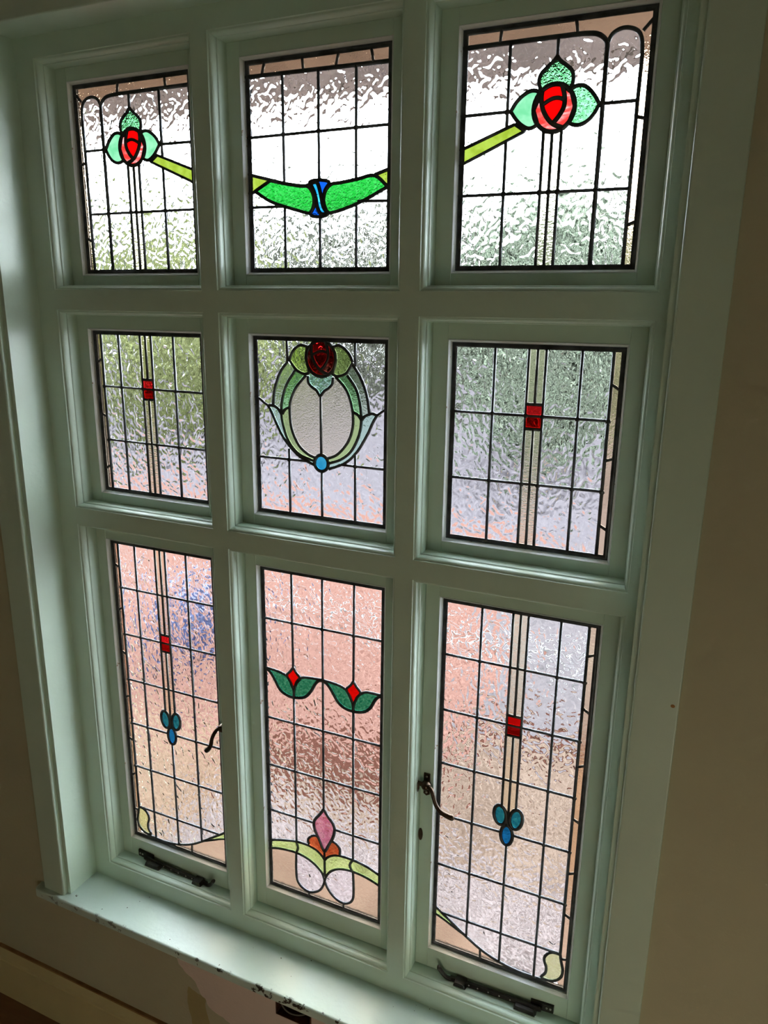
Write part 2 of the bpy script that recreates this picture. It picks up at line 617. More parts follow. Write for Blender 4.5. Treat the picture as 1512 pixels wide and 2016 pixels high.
def make_glass(parent, rect, pieces, base):
    """rect (x0,x1,z0,z1); pieces: [(name, material, outline, label)], later ones win; base: (name, material)"""
    x0, x1, z0, z1 = rect
    polys = [[(x0, z0), (x1, z0), (x1, z1), (x0, z1)]] + [ccw([(min(max(a, x0), x1), min(max(b, z0), z1)) for a, b in p[2]]) for p in pieces]
    vs, fs = [], []
    for p in polys:
        b = len(vs)
        vs += [Vector(q) for q in p]
        fs.append(list(range(b, b + len(p))))
    ov, oe, of, _, _, oof = delaunay_2d_cdt(vs, [], fs, 0, 1e-5)
    groups = {}
    for f, src in zip(of, oof):
        if src:
            groups.setdefault(max(src), []).append(f)
    made = []
    for gi, flist in sorted(groups.items()):
        name, mat_, label = (base[0], base[1], None) if gi == 0 else (pieces[gi - 1][0], pieces[gi - 1][1], pieces[gi - 1][3])
        if name is None:
            continue
        mb = MB()
        idx = {}
        for f in flist:
            for v in f:
                if v not in idx:
                    idx[v] = len(idx)
        order = sorted(idx, key=lambda q: idx[q])
        n = len(order)
        mb.v = [(ov[q][0], -GT, ov[q][1]) for q in order] + [(ov[q][0], GT, ov[q][1]) for q in order]
        edges = {}
        for f in flist:
            ff = [idx[q] for q in f]
            mb.f.append(tuple(ff))
            mb.f.append(tuple(q + n for q in ff[::-1]))
            for i in range(len(ff)):
                e = (ff[i], ff[(i + 1) % len(ff)])
                edges[e] = edges.get(e, 0) + 1
        for (a, c) in list(edges):
            if (c, a) not in edges:
                mb.f.append((c, a, a + n, c + n))
        mb.sm = [False] * len(mb.f)
        par = parent
        if isinstance(gi, int) and gi > 0 and len(pieces[gi - 1]) > 4 and pieces[gi - 1][4]:
            par = pieces[gi - 1][4]
        o = mb.build(name, mat_, par)
        if label:
            o['label'] = label
        made.append(o)
    return made


def came_mesh(mb, pts, wd, closed=False, h=0.0062):
    """rounded lead came along 2-D points"""
    pts = [p for i, p in enumerate(pts) if i == 0 or math.hypot(p[0] - pts[i - 1][0], p[1] - pts[i - 1][1]) > 1e-5]
    if closed and math.hypot(pts[0][0] - pts[-1][0], pts[0][1] - pts[-1][1]) < 1e-5:
        pts = pts[:-1]
    n = len(pts)
    rings = []
    hw = wd / 2
    prof = [(-hw, -0.35 * h), (-0.62 * hw, -0.86 * h), (0, -h), (0.62 * hw, -0.86 * h), (hw, -0.35 * h), (hw, 0.35 * h), (0.62 * hw, 0.86 * h), (0, h), (-0.62 * hw, 0.86 * h), (-hw, 0.35 * h)]
    for i in range(n):
        a = pts[i - 1] if (i > 0 or closed) else None
        c = pts[(i + 1) % n] if (i < n - 1 or closed) else None
        p = pts[i]
        d = []
        for s, e in ((a, p), (p, c)):
            if s is not None and e is not None:
                L = math.hypot(e[0] - s[0], e[1] - s[1]) or 1
                d.append(((e[0] - s[0]) / L, (e[1] - s[1]) / L))
        if len(d) == 1:
            d = d * 2
        n1 = (-d[0][1], d[0][0])
        n2 = (-d[1][1], d[1][0])
        mx, mz = n1[0] + n2[0], n1[1] + n2[1]
        L2 = mx * mx + mz * mz
        if L2 < 0.3:
            mx, mz, k = n2[0], n2[1], 1
        else:
            k = 2 / L2
        mx, mz = mx * k, mz * k
        rings.append([(p[0] + mx * q, y, p[1] + mz * q) for q, y in prof])
    mb.quadstrip(rings, closed_path=closed)


def solder(mb, x, z, r=0.0085, h=0.0072):
    n = 10
    rings = []
    for rr, hh in ((r, -0.3 * h), (r * 0.8, -0.85 * h), (r * 0.3, -h)):
        rings.append([(x + rr * math.cos(2 * math.pi * k / n), hh, z + rr * math.sin(2 * math.pi * k / n)) for k in range(n)])
    mb.quadstrip(rings)


GC = [(-0.712, -0.209), (0.0, 0.5), (0.709, 1.212)]
GR = [(0.2015, 0.8223), (-0.6112, 0.0), (-2.1933, -0.8154)]


def make_sash(ci, ri, label, cames, pieces, base, joints=(), shape_label=None):
    ox0, ox1 = cols[ci]
    oz0, oz1 = rows[ri]
    gx0, gx1 = GC[ci]
    gz0, gz1 = GR[ri]
    gap = 0.0185 if ri == 2 else 0.0168
    root = empty('leaded_glass_sash', (gx0 + gx1) / 2, 0.0, oz0 + gap)
    tag(root, label, 'window', 'leaded glass panels of the landing window')
    # timber sash ring with a rebate beyond the glass
    X0, X1, Z0, Z1 = ox0 + gap, ox1 - gap, oz0 + gap, oz1 - gap
    bw = 0.0085
    ringspec = [(X0, X1, Z0, Z1, 0.006), (X0, X1, Z0, Z1, -0.0185), (X0 + .0015, X1 - .0015, Z0 + .0015, Z1 - .0015, -0.020),
                (gx0 - bw, gx1 + bw, gz0 - bw, gz1 + bw, -0.020), (gx0 - bw, gx1 + bw, gz0 - bw, gz1 + bw, -0.004), (gx0 - .0005, gx1 + .0005, gz0 - .0005, gz1 + .0005, -0.004),
                (gx0 - .0005, gx1 + .0005, gz0 - .0005, gz1 + .0005, 0.006)]
    mb = MB()
    jx0, jx1 = gx0 - bw + .0004, gx1 + bw - .0004
    members = [('stile', X0, jx0 - .0003, Z0, Z1), ('stile', jx1 + .0003, X1, Z0, Z1), ('rail', jx0, jx1, Z0, gz0 - bw + .0004), ('rail', jx0, jx1, gz1 + bw - .0004, Z1)]
    for nm, a, b_, c, d in members:
        m1 = MB()
        ch = .0011
        m1.quadstrip([[(a + o, y, c + o), (b_ - o, y, c + o), (b_ - o, y, d - o), (a + o, y, d - o)] for o, y in ((0, .006), (0, -.020 + ch), (ch, -.020))], smooth=False)
        m1.build(nm, M_PAINT, root)
    # dark exterior putty round the glass
    mb = MB()
    mb.quadstrip([[(gx0 - o, y, gz0 - o), (gx1 + o, y, gz0 - o), (gx1 + o, y, gz1 + o), (gx0 - o, y, gz1 + o)] for o, y in ((.012, .0062), (.012, .026), (.0015, .026), (.0015, .0062))], closed_path=True, smooth=False)
    mb.build('outer_bead', M_OUTER, root)['label'] = 'dark outer bead behind the glass'
    # glazing bead, sloped
    mb = MB()
    e = 0.0004
    spec = [(bw - e, -0.0035), (bw - e, -0.0215), (bw - .0022, -0.0222), (0.0030, -0.0135), (0.0002, -0.0100), (0.0002, -0.0035)]
    mb.quadstrip([[(gx0 - o, y, gz0 - o), (gx1 + o, y, gz0 - o), (gx1 + o, y, gz1 + o), (gx0 - o, y, gz1 + o)] for o, y in spec], closed_path=True, smooth=False)
    mb.build('glazing_bead', M_BEAD, root)['label'] = 'thin whitish glazing bead with flaking paint'
    # glass
    make_glass(root, (gx0, gx1, gz0, gz1), pieces, base)
    # lead
    mb = MB()
    i = 0.0068
    came_mesh(mb, [(gx0 + i, gz0 + i), (gx1 - i, gz0 + i), (gx1 - i, gz1 - i), (gx0 + i, gz1 - i)], 0.0145, True, 0.0068)
    for c in cames:
        came_mesh(mb, c[1], c[0], c[2] if len(c) > 2 else False)
    for (x, z) in joints:
        solder(mb, x, z)
    mb.build('lead_came', M_LEAD, root)
    return root


# drawing of a side panel in local x (distance from the edge nearest the middle panel)
def side(ci):
    return (lambda x, z: (0.709 + x, z)) if ci == 2 else (lambda x, z: (-0.209 - x, z))


TH, MD, BD = 0.0086, 0.0102, 0.0122     # came widths
XM = [0.132, 0.2335, 0.258, 0.2825, 0.384, 0.469]


def rose(f, cx, cz):
    """rose pieces and cames; f maps design to panel coordinates"""
    g = lambda pts: [f(cx + a, cz + b) for a, b in pts]
    rim = ell(0, 0, 0.0545, 0.0575, 36)
    A = spline([(-0.034, 0.045), (-0.035, 0.023), (-0.029, -0.002), (-0.014, -0.026), (0.003, -0.040), (0.028, -0.0500)], 5)
    B = spline([(0.018, 0.0535), (0.026, 0.026), (0.026, 0.002), (0.015, -0.019), (0.001, -0.035)], 5)
    Cc = spline([(-0.032, 0.010), (-0.016, 0.019), (-0.003, 0.0235), (0.011, 0.0235), (0.026, 0.018)], 4)
    right = [p for p in B] + [p for p in A if p[0] > 0.003] + [p for p in ell(0, 0, 0.0545, 0.0575, 60) if p[0] > 0.018 and -0.052 < p[1] < 0.0545]
    # order right crescent: down B, along A to the rim, up the rim
    rimr = sorted([p for p in ell(0, 0, 0.0545, 0.0575, 60) if p[0] > 0.020 and p[1] > -0.049], key=lambda p: math.atan2(p[1], p[0]))
    right = B + [p for p in A if p[0] > 0.004] + rimr
    top = [(-0.034, 0.045)] + sorted([p for p in ell(0, 0, 0.0545, 0.0575, 60) if p[1] > 0.045 and -0.034 < p[0] < 0.018], key=lambda p: p[0]) + [(0.018, 0.0535), (0.026, 0.026)] + Cc[::-1]
    low = Cc + [p for p in B if p[1] < 0.016] + [p for p in A if p[1] < 0.008 and p[0] < 0.0][::-1]
    return g(rim), g(right), g(top), g(low), g(A), g(B), g(Cc)


def common_side(ci, ri):
    f = side(ci)
    F = lambda pts: [f(*p) for p in pts]
    z0, z1 = GR[ri]
    return f, F, z0, z1


HAND = {0: 'left', 1: 'middle', 2: 'right'}


# ---- top row, side panels: rose on a stem
def top_side(ci, label):
    f, F, z0, z1 = common_side(ci, 0)
    inner = [(0, z0), (0, .779), (.30, .7785), (.334, .777), (.358, .774), (.373, .766), (.383, .756), (.388, .752), (.390, .760), (.399, .772), (.416, .778), (.439, .776), (.458, .766), (.468, .748), (.472, .713), (.470, .606), (.470, z0)]
    topl = [(0, .779), (.30, .7785)] + spline([(.30, .7785), (.334, .777), (.358, .773), (.375, .762), (.384, .748), (.3845, .72)], 5) + [(.384, z0)]
    arch = spline([(.386, .752), (.392, .765), (.403, .774), (.420, .779), (.439, .777), (.458, .767), (.468, .748), (.472, .713)], 5) + [(.4705, .606), (.470, z0)]
    leaft = spline([(.259, .733), (.249, .722), (.234, .710), (.219, .696), (.214, .678), (.219, .660), (.226, .648)], 4) + spline([(.290, .648), (.303, .664), (.304, .684), (.298, .698), (.283, .711), (.268, .722), (.259, .733)], 4)
    leafl = spline([(.141, .612), (.155, .633), (.172, .648), (.190, .657), (.208, .657), (.222, .648)], 4) + [(.204, .61)] + spline([(.217, .575), (.205, .568), (.190, .567), (.172, .577), (.156, .592), (.141, .612)], 4)
    leafr = spline([(.376, .611), (.364, .630), (.350, .646), (.333, .658), (.314, .659), (.300, .652)], 4) + [(.313, .61)] + spline([(.300, .572), (.315, .566), (.332, .566), (.351, .575), (.366, .592), (.376, .611)], 4)
    slash = [(0, .524), (.155, .580), (.182, .560), (0, .484)]
    c, fr_ = (.2585, .611), None
    rim, right, top, low, A, B, Cc = rose(f, *c)
    pieces = [('clear_glass', G_CLEAR, F(inner), 'clear rippled quarries'),
              ('stem_glass', G_STEM, F([(XM[1], z0), (XM[3], z0), (XM[3], .575), (XM[1], .575)]), 'pair of narrow reeded stem strips'),
              ('garland', G_OLIVE, F(slash), 'olive green slanting band'),
              ('leaf', G_LEAFTOP, F(leaft), 'hammered green leaf above the rose'),
              ('leaf', G_MINT, F(leafl), 'pale mint leaf on the inner side of the rose'),
              ('leaf', G_MINT if ci == 0 else G_LEAFTOP, F(leafr), 'mint leaf on the outer side of the rose'),
              ('petal', G_REDSTR, rim, 'streaky pink and red outer petal curling under the rose'),
              ('petal', G_REDSTR, right, 'streaky red crescent petal'),
              ('petal', G_SCARLET, top, 'plain scarlet upper petal'),
              ('petal', G_SCARLET, low, 'plain scarlet heart of the rose')]
    cames = [(BD, F(topl)), (MD, F(arch)), (TH, F([(.469, .767), (.499, .799)])),
             (TH, F([(XM[0], .779), (XM[0], .571)])), (TH, F([(XM[0], .540), (XM[0], z0)])),
             (TH, F([(.259, .777), (.259, .733)])), (TH, F([(0, .611), (.141, .612)])), (TH, F([(.376, .611), (.470, .611)])), (TH, F([(0, .4045), (.470, .4035)])),
             (TH, F([(XM[1] + .001, .561), (XM[1] + .001, z0)])), (TH, F([(XM[2], .553), (XM[2], z0)])), (TH, F([(XM[3], .558), (XM[3], z0)])),
             (TH, F([(.106, .813), (.103, .781)])), (TH, F([(.302, .813), (.308, .781)])), (TH, F([(.473, .573), (.500, .566)])), (TH, F([(.470, .312), (.500, .326)])),
             (MD, F(leaft[:len(leaft) // 2])), (MD, F(leaft[len(leaft) // 2:])), (MD, F(leafl), False), (MD, F(leafr), False),
             (TH, F([(0, .524), (.155, .580)])), (TH, F([(0, .484), (.182, .560)])), (MD, F([(.155, .580), (.185, .560)])),
             (BD, rim, True), (BD, A), (BD, B), (MD, Cc)]
    J = [f(XM[0], .611), f(XM[0], .404), f(XM[1], .404), f(XM[2], .404), f(XM[3], .404), f(XM[4], .404), f(XM[4], .611)]
    return make_sash(ci, 0, label, cames, pieces, ('border_glass', G_BORDER), J)


top_side(0, 'upper left leaded panel with the smaller looking red rose, beside the left reveal')
top_side(2, 'upper right leaded panel with a bright red rose, beside the wide right board')

# ---- top row, middle panel: green garland with a blue knot
z0, z1 = GR[0]
bandL = spline([(0, .500), (.036, .491), (.078, .481), (.136, .467), (.200, .457), (.218, .459)], 4)
greenL = [(.022, .449)] + spline([(.080, .478), (.136, .466), (.190, .457), (.214, .455), (.228, .443), (.236, .425), (.237, .405), (.231, .388), (.219, .377), (.180, .386), (.140, .397), (.078, .417), (.022, .449)], 4)
greenR = spline([(.488, .441), (.444, .474), (.388, .467), (.331, .460), (.302, .458), (.286, .448), (.276, .433), (.272, .411), (.276, .390), (.290, .375), (.348, .386), (.411, .407), (.488, .441)], 4)
cyan = spline([(.226, .461), (.238, .466), (.250, .463), (.258, .443), (.264, .419), (.270, .394), (.282, .376), (.270, .371), (.258, .377), (.249, .395), (.245, .417), (.238, .439), (.226, .461)], 4)
knot = spline([(.222, .462), (.232, .470), (.256, .471), (.280, .468), (.292, .461), (.276, .440), (.272, .411), (.280, .385), (.288, .374), (.272, .366), (.240, .366), (.224, .374), (.236, .392), (.240, .412), (.236, .436)], 3, True)
pieces = [('clear_glass', G_CLEAR, [(0, z0), (.5, z0), (.5, .7725), (0, .778)], 'clear rippled quarries'),
          ('garland', G_OLIVE, [(0, .500), (.036, .491), (.080, .479), (.020, .447), (0, .445)], 'olive green end of the garland on the left'),
          ('garland', G_OLIVE, [(.5, .492), (.444, .476), (.490, .441), (.5, .441)], 'olive green end of the garland on the right'),
          ('garland', G_KELLY, greenL, 'bright emerald left arm of the garland'),
          ('garland', G_KELLY, greenR, 'bright emerald right arm of the garland'),
          ('knot', G_BLUE, knot, 'cobalt blue scraps of the knot'),
          ('knot', G_CYAN, cyan, 'cyan twist of the knot')]
cames = [(BD, [(0, .778), (.5, .7725)]),
         (TH, [(.132, .776), (.132, .468)]), (TH, [(.132, .400), (.132, z0)]), (TH, [(.2565, .775), (.2565, .47)]), (TH, [(.2585, .368), (.2585, z0)]), (TH, [(.383, .774), (.383, .467)]), (TH, [(.3845, .398), (.3845, z0)]),
         (TH, [(0, .606), (.5, .6085)]), (TH, [(0, .401), (.128, .400)]), (TH, [(.390, .405), (.5, .402)]),
         (TH, [(.070, .815), (.059, .778)]), (TH, [(.202, .815), (.206, .777)]), (TH, [(.326, .817), (.316, .776)]), (TH, [(.430, .817), (.438, .775)]),
         (MD, bandL), (MD, greenL + [greenL[0]]), (MD, greenR), (MD, [(.445, .476), (.5, .492)]), (MD, [(0, .443), (.022, .447)]), (MD, [(.488, .441), (.5, .441)]), (BD, cyan), (MD, knot, True)]
J = [(.132, .607), (.2565, .6075), (.383, .608)]
make_sash(1, 0, 'upper middle leaded panel with a green garland tied by a blue knot', cames, pieces, ('border_glass', G_BORDER), J)


# ---- middle row, side panels: two red squares on a stem
def mid_side(ci, label):
    f, F, z0, z1 = common_side(ci, 1)
    pieces = [('clear_glass', G_CLEAR, F([(0, z0), (.469, z0), (.469, z1), (0, z1)]), 'clear rippled quarries'),
              ('stem_glass', G_STEM, F([(XM[1], z0), (XM[3], z0), (XM[3], z1), (XM[1], z1)]), 'pair of narrow reeded stem strips'),
              ('square', G_REDTEX, F([(.231, -.205), (.281, -.205), (.281, -.171), (.231, -.171)]), 'textured red square'),
              ('square', G_RED, F([(.231, -.243), (.281, -.243), (.281, -.205), (.231, -.205)]), 'plain red square')]
    cames = [(TH, F([(XM[0], z0), (XM[0], z1)])), (TH, F([(XM[1] - .001, z0), (XM[1] - .001, z1)])), (TH, F([(XM[2], z0), (XM[2], -.243)])), (TH, F([(XM[2], -.171), (XM[2], z1)])), (TH, F([(XM[3], z0), (XM[3], z1)])), (TH, F([(XM[4], z0), (XM[4], z1)])),
             (MD, F([(XM[5], z0), (XM[5], z1)])), (TH, F([(0, -.206), (.469, -.204)])), (TH, F([(0, -.411), (.469, -.408)])),
             (MD, F([(.231, -.171), (.282, -.171)])), (MD, F([(.231, -.243), (.282, -.243)])),
             (TH, F([(.469, -.102), (.500, -.120)])), (TH, F([(.469, -.319), (.500, -.307)])), (TH, F([(.469, -.508), (.500, -.526)]))]
    J = [f(x, z) for x in (XM[0], XM[1], XM[3], XM[4], XM[5]) for z in (-.205, -.410)]
    return make_sash(ci, 1, label, cames, pieces, ('border_glass', G_BORDER), J)


mid_side(0, 'left leaded panel of the middle row with small red squares, against green foliage')
mid_side(2, 'right leaded panel of the middle row with red squares, beside the wide right board')

# ---- middle row, middle panel: rose over an oval wreath
z0, z1 = GR[1]
idf = lambda x, z: (x, z)
rim, right, top, low, A, B, Cc = rose(idf, .2575, -.0665)
outL = spline([(.132, -.080), (.102, -.116), (.079, -.173), (.071, -.226)], 5)
outR = spline([(.374, -.082), (.403, -.124), (.424, -.176), (.434, -.235)], 5)
wingLo = spline([(.049, -.230), (.062, -.250), (.077, -.280), (.109, -.337), (.155, -.385), (.194, -.408), (.235, -.423)], 5)
wingRo = spline([(.460, -.238), (.446, -.262), (.428, -.300), (.392, -.359), (.348, -.402), (.285, -.430)], 5)
midL = spline([(.160, -.108), (.127, -.154), (.108, -.206), (.103, -.254), (.110, -.297), (.129, -.347), (.168, -.388), (.230, -.409)], 5)
midR = spline([(.354, -.116), (.385, -.157), (.400, -.204), (.405, -.253), (.398, -.303), (.370, -.359), (.330, -.393), (.283, -.411)], 5)
inL = spline([(.201, -.122), (.163, -.163), (.142, -.204), (.136, -.245), (.143, -.306), (.169, -.358), (.204, -.386), (.236, -.397)], 5)
inR = spline([(.312, -.123), (.348, -.159), (.367, -.201), (.375, -.245), (.373, -.288), (.355, -.334), (.317, -.377), (.277, -.396)], 5)
leafL = spline([(.139, -.076), (.146, -.057), (.160, -.038), (.181, -.026), (.207, -.030)], 4) + [(.201, -.066)] + spline([(.214, -.112), (.205, -.118), (.190, -.118), (.167, -.108), (.150, -.091), (.139, -.076)], 4)
leafR = spline([(.373, -.074), (.364, -.054), (.348, -.036), (.325, -.023), (.303, -.028)], 4) + [(.313, -.066)] + spline([(.300, -.113), (.312, -.120), (.328, -.119), (.350, -.109), (.363, -.091), (.373, -.074)], 4)
leafB = [(.216, -.108)] + spline([(.209, -.124), (.210, -.145), (.222, -.159), (.240, -.170), (.254, -.187), (.268, -.171), (.286, -.159), (.299, -.145), (.302, -.124)], 4) + [(.296, -.108)]
wL = spline([(.052, -.231), (.066, -.230), (.079, -.233), (.093, -.243), (.104, -.260)], 4)
wR = spline([(.459, -.238), (.446, -.233), (.433, -.236), (.418, -.243), (.405, -.258)], 4)
tl = spline([(.107, -.256), (.118, -.240), (.135, -.232)], 4)
tr = spline([(.404, -.255), (.392, -.240), (.375, -.233)], 4)
pieces = [('clear_glass', G_CLEAR, [(0, z0), (.5, z0), (.5, z1), (0, z1)], 'clear rippled quarries'),
          ('crescent', G_GREYG, outL + wL[2:] + midL[:16][::-1], 'grey green outer crescent on the left'),
          ('crescent', G_GREYG, outR + wR[2:] + midR[:16][::-1], 'grey green outer crescent on the right'),
          ('wing', G_ICE, wL + midL[15:] + wingLo[::-1], 'icy green wing sweeping under the oval on the left'),
          ('wing', G_ICE, wR + midR[15:] + wingRo[::-1], 'icy green wing sweeping under the oval on the right'),
          ('crescent', G_GRASS, midL[:16] + tl + inL[:14][::-1], 'grass green inner crescent on the left'),
          ('crescent', G_GRASS, midR[:16] + tr + inR[:14][::-1], 'grass green inner crescent on the right'),
          ('crescent', G_PEAR, tl[::-1] + midL[15:] + inL[13:][::-1], 'pear green lower crescent on the left'),
          ('crescent', G_PEAR, tr[::-1] + midR[15:] + inR[13:][::-1], 'pear green lower crescent on the right'),
          ('oval', G_OVAL, inL + inR[::-1], 'straw coloured granular oval'),
          ('leaf', G_LIME, leafL, 'lime leaf left of the rose'), ('leaf', G_LIME, leafR, 'lime leaf right of the rose'),
          ('leaf', G_MINTB, leafB, 'frosty mint leaf below the rose'),
          ('petal', G_DKREDSTR, rim, 'streaky dark red petal with a pale pink edge'),
          ('petal', G_DKREDSTR, right, 'mottled dark red crescent petal'),
          ('petal', G_DKRED, top, 'deep crimson upper petal'),
          ('petal', G_DKRED, low, 'deep crimson heart of the rose'),
          ('roundel', G_CAB, ell(.256, -.4125, .024, .026), 'sky blue roundel')]
cames = [(TH, [(.129, z1), (.131, -.080)]), (TH, [(.131, -.372), (.131, z0)]), (TH, [(.382, z1), (.382, -.085)]), (TH, [(.3835, -.370), (.3835, z0)]), (TH, [(.255, -.186), (.256, -.388)]), (TH, [(.2575, -.437), (.2575, z0)]),
         (TH, [(0, -.411), (.198, -.411)]), (TH, [(.325, -.411), (.5, -.4115)]), (TH, spline([(0, -.203), (.019, -.211), (.035, -.223), (.050, -.231)], 4)), (TH, spline([(.5, -.213), (.482, -.222), (.460, -.238)], 4)),
         (MD, outL), (MD, outR), (MD, wL + []), (MD, wR), (MD, wingLo), (MD, wingRo), (MD, midL), (MD, midR), (MD, inL), (MD, inR), (MD, tl), (MD, tr),
         (MD, leafL), (MD, leafR), (MD, leafB[1:-1]), (BD, rim, True), (BD, A), (BD, B), (MD, Cc), (BD, ell(.256, -.4125, .026, .0275), True)]
J = [(.131, -.411), (.3835, -.411)]
make_sash(1, 1, 'central leaded panel with a dark red rose above an oval green wreath', cames, pieces, ('border_glass', G_BORDER), J)


# ---- bottom row, side panels: tall casements
def low_side(ci, label):
    f, F, z0, z1 = common_side(ci, 2)
    curve = spline([(0, -2.018), (.030, -2.040), (.067, -2.065), (.120, -2.102), (.186, -2.142), (.251, -2.166), (.325, -2.179), (.395, -2.178)], 4)
    sl = spline([(0, -2.053), (.030, -2.063), (.067, -2.080), (.121, -2.104)], 4)
    leaf = spline([(.469, -2.046), (.449, -2.046), (.430, -2.056), (.417, -2.078), (.418, -2.098), (.425, -2.118), (.424, -2.143), (.412, -2.166), (.437, -2.170), (.460, -2.160), (.478, -2.138), (.482, -2.108), (.475, -2.078), (.469, -2.046)], 4)
    hs = [-1.0145, -1.2195, -1.425, -1.631, -1.838, -2.0435]
    clear = [(0, z1), (.469, z1), (.469, -2.06), (.469, -2.17), (.40, -2.178)] + curve[::-1]
    pieces = [('clear_glass', G_CLEAR, F(clear), 'clear rippled quarries'),
              ('stem_glass', G_STEM, F([(XM[1], -1.545), (XM[3], -1.545), (XM[3], z1), (XM[1], z1)]), 'pair of narrow reeded stem strips'),
              ('square', G_REDTEX if ci == 0 else G_RED, F([(.234, -1.220), (.281, -1.220), (.281, -1.185), (.234, -1.185)]), 'bright red square'),
              ('square', G_DKRED, F([(.234, -1.257), (.281, -1.257), (.281, -1.220), (.234, -1.220)]), 'dark red square'),
              ('berry', G_TEAL, F(ell(.2295, -1.565, .019, .035, 24, 0.10)), 'teal blue upper berry on the inner side'),
              ('berry', G_TEAL, F(ell(.285, -1.567, .019, .036, 24, -0.12)), 'teal blue upper berry on the outer side'),
              ('berry', G_AZURE, F(ell(.256, -1.637, .018, .036)), 'bright blue lower berry'),
              ('sliver', G_LIME, F(curve[:13] + sl[::-1]), 'lime green sliver at the start of the sweeping curve'),
              ('leaf', G_CORNER, F(leaf), 'straw green corner leaf')]
    cames = [(TH, F([(XM[0], z1), (XM[0], -2.110)])), (TH, F([(XM[1], z1), (XM[1], -1.535)])), (TH, F([(XM[2], z1), (XM[2], -1.185)])), (TH, F([(XM[2], -1.257), (XM[2], -1.60)])), (TH, F([(XM[3], z1), (XM[3], -1.535)])),
             (TH, F([(XM[4], z1), (XM[4], -2.178)])), (MD, F([(XM[5], z1), (XM[5], -2.05)])), (TH, F([(.2575, -1.674), (.2575, -2.166)]))]
    for i, h_ in enumerate(hs):
        if i == 3:
            cames += [(TH, F([(0, h_), (.238, h_)])), (TH, F([(.274, h_), (.469, h_)]))]
        elif i == 5:
            cames += [(TH, F([(.036, h_), (.469, h_)]))]
        else:
            cames += [(TH, F([(0, h_), (.469, h_)]))]
    for a, b in ((-.928, -.913), (-1.102, -1.122), (-1.312, -1.296), (-1.502, -1.517), (-1.716, -1.702), (-1.875, -1.893), (-2.064, -2.055)):
        cames.append((TH, F([(.469, a), (.500, b)])))
    cames += [(MD, F([(.231, -1.185), (.284, -1.185)])), (MD, F([(.231, -1.257), (.284, -1.257)])),
              (BD, F(ell(.2295, -1.565, .0215, .0375, 24, 0.10)), True), (BD, F(ell(.285, -1.567, .0215, .0385, 24, -0.12)), True), (BD, F(ell(.256, -1.637, .0205, .0385)), True),
              (MD, F(curve)), (TH, F(sl)), (MD, F(leaf)), (TH, F([(.186, -2.142), (.188, -2.188)])), (MD, F([(.395, -2.178), (.43, -2.176)]))]
    J = [f(x, z) for x in (XM[0], XM[4], XM[5]) for z in hs[:5]]
    return make_sash(ci, 2, label, cames, pieces, ('border_glass', G_BORDER), J)


SL = low_side(0, 'tall lower left leaded casement with red squares and blue berries, beside the left reveal')
SR = low_side(2, 'tall lower right leaded casement with red squares and blue berries, beside the wide right board')

# ---- bottom row, middle panel
z0, z1 = GR[2]
low1 = spline([(.012, -1.223), (.030, -1.236), (.047, -1.260), (.070, -1.298), (.099, -1.314), (.130, -1.317), (.175, -1.305), (.204, -1.274), (.221, -1.242), (.237, -1.224), (.254, -1.220)], 4)
low2 = spline([(.254, -1.220), (.270, -1.228), (.288, -1.248), (.316, -1.290), (.343, -1.308), (.379, -1.313), (.419, -1.305), (.446, -1.283), (.464, -1.249), (.478, -1.232), (.497, -1.224)], 4)
w1 = spline([(.010, -1.221), (.054, -1.223), (.089, -1.230), (.104, -1.238)], 4)
w2 = spline([(.154, -1.235), (.168, -1.227), (.187, -1.222), (.233, -1.218), (.255, -1.217), (.283, -1.219), (.321, -1.223), (.350, -1.233)], 4)
w3 = spline([(.409, -1.236), (.423, -1.227), (.440, -1.223), (.497, -1.223)], 4)
la1 = spline([(.104, -1.238), (.117, -1.256), (.129, -1.285), (.1305, -1.317)], 4)
la2 = spline([(.154, -1.235), (.142, -1.252), (.132, -1.285), (.1305, -1.317)], 4)
lb1 = spline([(.350, -1.234), (.362, -1.252), (.376, -1.283), (.379, -1.313)], 4)
lb2 = spline([(.409, -1.236), (.396, -1.250), (.382, -1.283), (.379, -1.313)], 4)


def bud(cx):
    return spline([(cx, -1.193), (cx - .012, -1.212), (cx - .028, -1.231), (cx - .014, -1.254), (cx, -1.282), (cx + .014, -1.254), (cx + .029, -1.232), (cx + .012, -1.212), (cx, -1.193)], 3)


bt = spline([(0, -1.986), (.035, -1.973), (.066, -1.964), (.123, -1.950), (.170, -1.947), (.200, -1.951), (.225, -1.960), (.244, -1.975), (.256, -1.992)], 4)
bt2 = spline([(.256, -1.992), (.268, -1.974), (.290, -1.958), (.319, -1.948), (.371, -1.946), (.436, -1.955), (.5, -1.978)], 4)
bb = spline([(0, -2.023), (.035, -2.012), (.073, -2.005), (.129, -2.001), (.184, -2.012), (.225, -2.036), (.245, -2.058), (.2545, -2.085)], 4)
bb2 = spline([(.2545, -2.085), (.266, -2.056), (.288, -2.028), (.325, -2.007), (.375, -1.999), (.436, -2.005), (.5, -2.024)], 4)
lobeL = spline([(.127, -2.001), (.125, -2.060), (.127, -2.118), (.138, -2.145), (.157, -2.160), (.180, -2.166), (.205, -2.160), (.232, -2.140), (.248, -2.112), (.2545, -2.085)], 4)
lobeR = spline([(.2545, -2.085), (.263, -2.108), (.280, -2.133), (.305, -2.153), (.335, -2.161), (.360, -2.152), (.377, -2.131), (.382, -2.100), (.3815, -2.05), (.379, -1.999)], 4)
budc = spline([(.253, -1.762), (.236, -1.790), (.218, -1.814), (.209, -1.838), (.214, -1.868), (.232, -1.905), (.254, -1.950), (.274, -1.915), (.292, -1.876), (.300, -1.838), (.291, -1.811), (.271, -1.788), (.253, -1.762)], 4)
